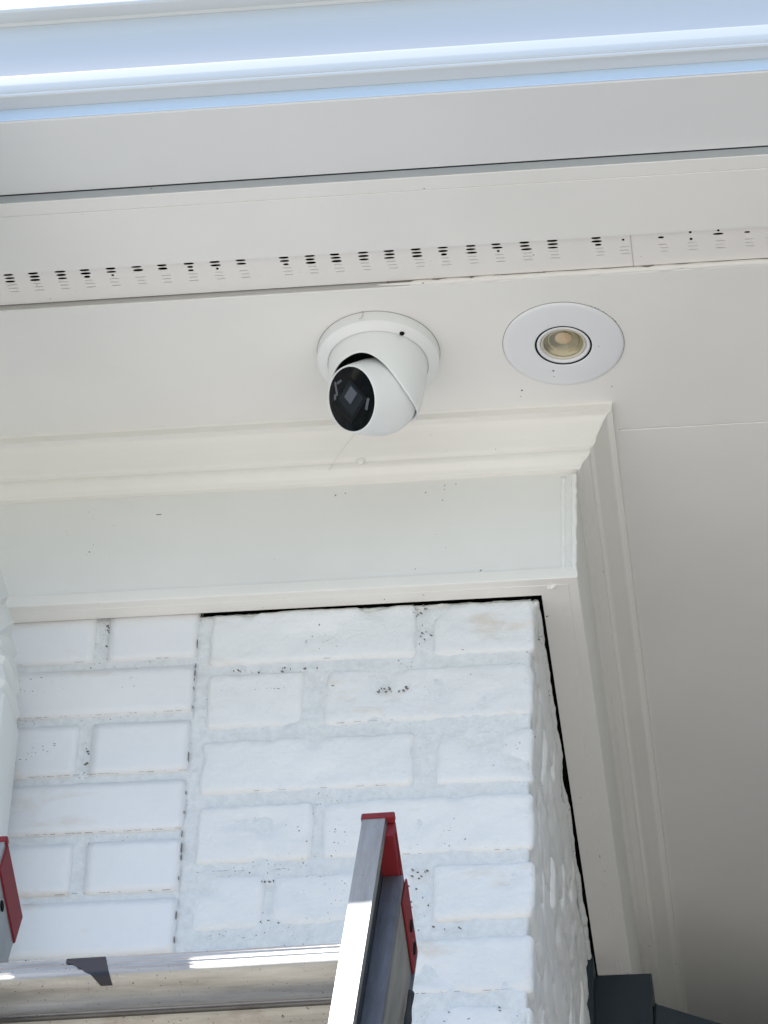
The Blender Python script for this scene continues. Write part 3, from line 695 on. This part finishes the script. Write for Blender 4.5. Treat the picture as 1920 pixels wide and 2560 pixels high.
# ------------------------------------------------------------------ ladder
yaw, tau = math.radians(-1.5), math.radians(22)
LXv = Vector((math.cos(yaw), math.sin(yaw), 0)); Yv = Vector((-math.sin(yaw), math.cos(yaw), 0)); Zv = Vector((0, 0, 1))
LA = (Yv*math.sin(tau)+Zv*math.cos(tau)); LD = (Yv*math.cos(tau)-Zv*math.sin(tau))
A0 = Vector((-.40509, 2.64, 1.92507+EYE))
LMt = Matrix((LXv, LD, LA)).transposed().to_4x4(); LMt.translation = A0     # local: x, depth, up-axis
lad = bpy.data.objects.new('extension_ladder', None); C.objects.link(lad); lad['label'] = 'worn aluminium extension ladder with red end caps in front of the brick'; lad['category'] = 'ladder'
lad.empty_display_size = .05; lad.matrix_world = LMt
LEN = A0.z/LA.z-.02
def LB(name, mat, *a, bev=0, seg=1, sub=None):
    bm = bmesh.new(); box(bm, *a, bev=bev, seg=seg); o = link(name, bm, mat, None); o.parent = sub or lad; return o
def rail(side, x, top, D, L, mat, wid=.0225, dep=.076, t_=.0028):
    # channel open to the outside; side=+1 right rail, -1 left rail; x = inner web face
    s = side; pr = [(0, 0), (wid*s*.84, 0), (wid*s*.88, .0040), (wid*s*.88, .0065), (wid*s*.82, .0030), (t_*s, t_+.0004), (t_*s, dep-t_), (wid*s, dep-t_), (wid*s, dep), (0, dep)]
    bm = bmesh.new(); sweep(bm, pr, [lambda p, q: Vector((x+p, D+q, top)), lambda p, q: Vector((x+p, D+q, top-L))])
    o = link('rail', bm, mat, None); o.parent = lad
    e = bmesh.new(); return o
rf = rail(1, 0, 0, 0, 4.0, ALU); rfl = rail(-1, -.297, 0, 0, 4.0, ALU)
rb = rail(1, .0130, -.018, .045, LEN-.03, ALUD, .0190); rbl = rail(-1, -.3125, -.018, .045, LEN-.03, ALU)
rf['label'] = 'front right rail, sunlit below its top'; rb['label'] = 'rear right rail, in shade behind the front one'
def cap(x0, x1, D, top, L, front=True):
    bm = bmesh.new(); box(bm, x0, x1, D+.0045, D+.0775, top-L, top+.0035, .0012, 1)
    if front: box(bm, x0, x1, D-.0012, D+.0060, top-.0008, top+.0068, .0010, 1)
    o = link('end_cap', bm, RED, None); o.parent = lad; return o
def box2(x0, x1, parts):
    bm = bmesh.new()
    for d0, d1, z0, z1 in parts: box(bm, x0, x1, d0, d1, z0, z1, .0009)
    o = link('end_cap', bm, RED, None); o.parent = lad; return o
cf = box2(-.0012, .0262, [(-.0012, .0060, -.0008, .0068), (.0061, .0775, -.0174, .0035), (.0062, .0435, -.078, -.0175)][:2])
cl = box2(-.0011, .0120, [(.0062, .0435, -.078, -.0176)])
for k_ in (0, 1):
    bm = bmesh.new(); box(bm, .0263, .0270, .012+.022*k_, .044+.022*k_, -.0008, .0008)
    bmesh.ops.transform(bm, matrix=Matrix.Translation((0, 0, -.030-.020*k_)) @ Matrix.Rotation(math.radians(-18), 4, 'X') if False else Matrix.Translation((0, .0, -.006-.005*k_)), verts=bm.verts)
    o = link('rib', bm, RED, None); o.parent = cf
cap(-.3245, -.2955, 0, 0, .036)
cb = cap(.0300, .0318, .045, -.018, .034, False)
for q_ in (.040, .062):
    bm = bmesh.new(); lathe(bm, [(0, .0008), (.0052, .0008), (.0055, 0)], 18, Matrix.Translation((.0319, .045+q_, -.018-.014)) @ Matrix.Rotation(math.pi/2, 4, 'Y') @ Matrix.Diagonal((1.3, .8, 1, 1)))
    o = link('slot_hole', bm, BLACK, None); o.parent = cb
cap(-.3425, -.3100, .045, -.018, .030, False)
# holes in the left web
for q_ in (.012, .032):
    bm = bmesh.new(); lathe(bm, [(0, .0006), (.0045, .0006), (.0048, 0)], 18, Matrix.Translation((-.2968, q_, -.048)) @ Matrix.Rotation(math.pi/2, 4, 'Y'))
    o = link('rivet_hole', bm, BLACK, None); o.parent = rfl
def rungmesh(x0, x1, D, z, r=.0185):
    pr = []; n = 60
    for k_ in range(n):
        a = math.radians(k_*6)              # 0 = up (axis), 90 = toward viewer (-D)
        rr_ = r*(1.0 if 0 else 1)
        if a < math.radians(110): rr_ = r*(1+.022*(1 if (k_//2) % 2 else -1))
        cx_ = -min(math.sin(a)*r*1.22, r*.93*(rr_/r)); cz_ = math.cos(a)*r*.98
        pr.append((cx_, cz_))
    bm = bmesh.new(); sweep(bm, pr, [lambda p, q, X=X: Vector((X, D+p, z+q)) for X in (x0, x1)])
    return bm
zr = -.1655
step = .305
for s_ in range(0, 12):
    o = link('rung', rungmesh(-.2975, .0005, .034, zr-step*s_), ALUR, None); o.parent = lad
    if s_ == 0: rung0 = o
for s_ in range(0, 12):
    o = link('rung', rungmesh(-.3130, .0160, .034+.045, zr+.006-step*s_), ALUR, None); o.parent = lad
# black tape mark on the top rung
bm = bmesh.new(); rows_ = []
for k_ in range(15):
    a = math.radians(38+k_*8.5); xl = -.2235+(.030*max(0, (k_-4)/10)**.8 if k_ > 4 else 0); xr = -.1935+.0095*k_/14
    rows_.append([bm.verts.new((xl+(xr-xl)*j/3, .034-min(math.sin(a)*.0185*1.22, .0185*.952)-.0003, zr+math.cos(a)*.0185)) for j in range(4)])
for a_, b_ in zip(rows_, rows_[1:]):
    for j in range(3): bm.faces.new((a_[j], a_[j+1], b_[j+1], b_[j]))
o = link('tape_mark', bm, TAPE, None, 'keep'); o.parent = rung0
# black rubber guide on the rear rail and a bent wire hook
bm = bmesh.new(); pts = []; rr = []
for i in range(60):
    L_ = .060+i*.0045; pts.append(Vector((.0305, .045+.0745, -.018-L_+.0))); rr.append(max(.0012, .0038+.0040*noise.noise(Vector((L_*45, 2, 2)))))
tube(bm, pts, rr, 8); o = link('guide_strip', bm, RUB, None, True); o.parent = lad
bm = bmesh.new(); pts = [Vector((.0215+.004*math.sin(i/14*2), .045+.030+.022*math.sin(i/22*math.pi*.6), -.118-i*.006)) for i in range(30)]
tube(bm, pts, .0034, 10); tube(bm, [p+Vector((.003, .009, .002)) for p in pts], .0026, 10)
o = link('wire_hook', bm, ALU, None, True); o.parent = lad
LB('gap_shade', RUB, .0035, .0126, .012, .0445, -3.9, -.020)  # black strip put in as the shade in the gap between the rails
LB('web_plate', metal('aluminium_web', (.50, .48, .45), .5, (1, 1, .12), .4), .0272, .0297, .0490, .1195, -3.9, -.0182)
# rubber feet
for x in (.03, -.327):
    LB('foot', RUB, x-.02, x+.02, .045, .125, -.018-LEN+.01, -.018-LEN+.05, bev=.004)
print('objects', len(bpy.data.objects))
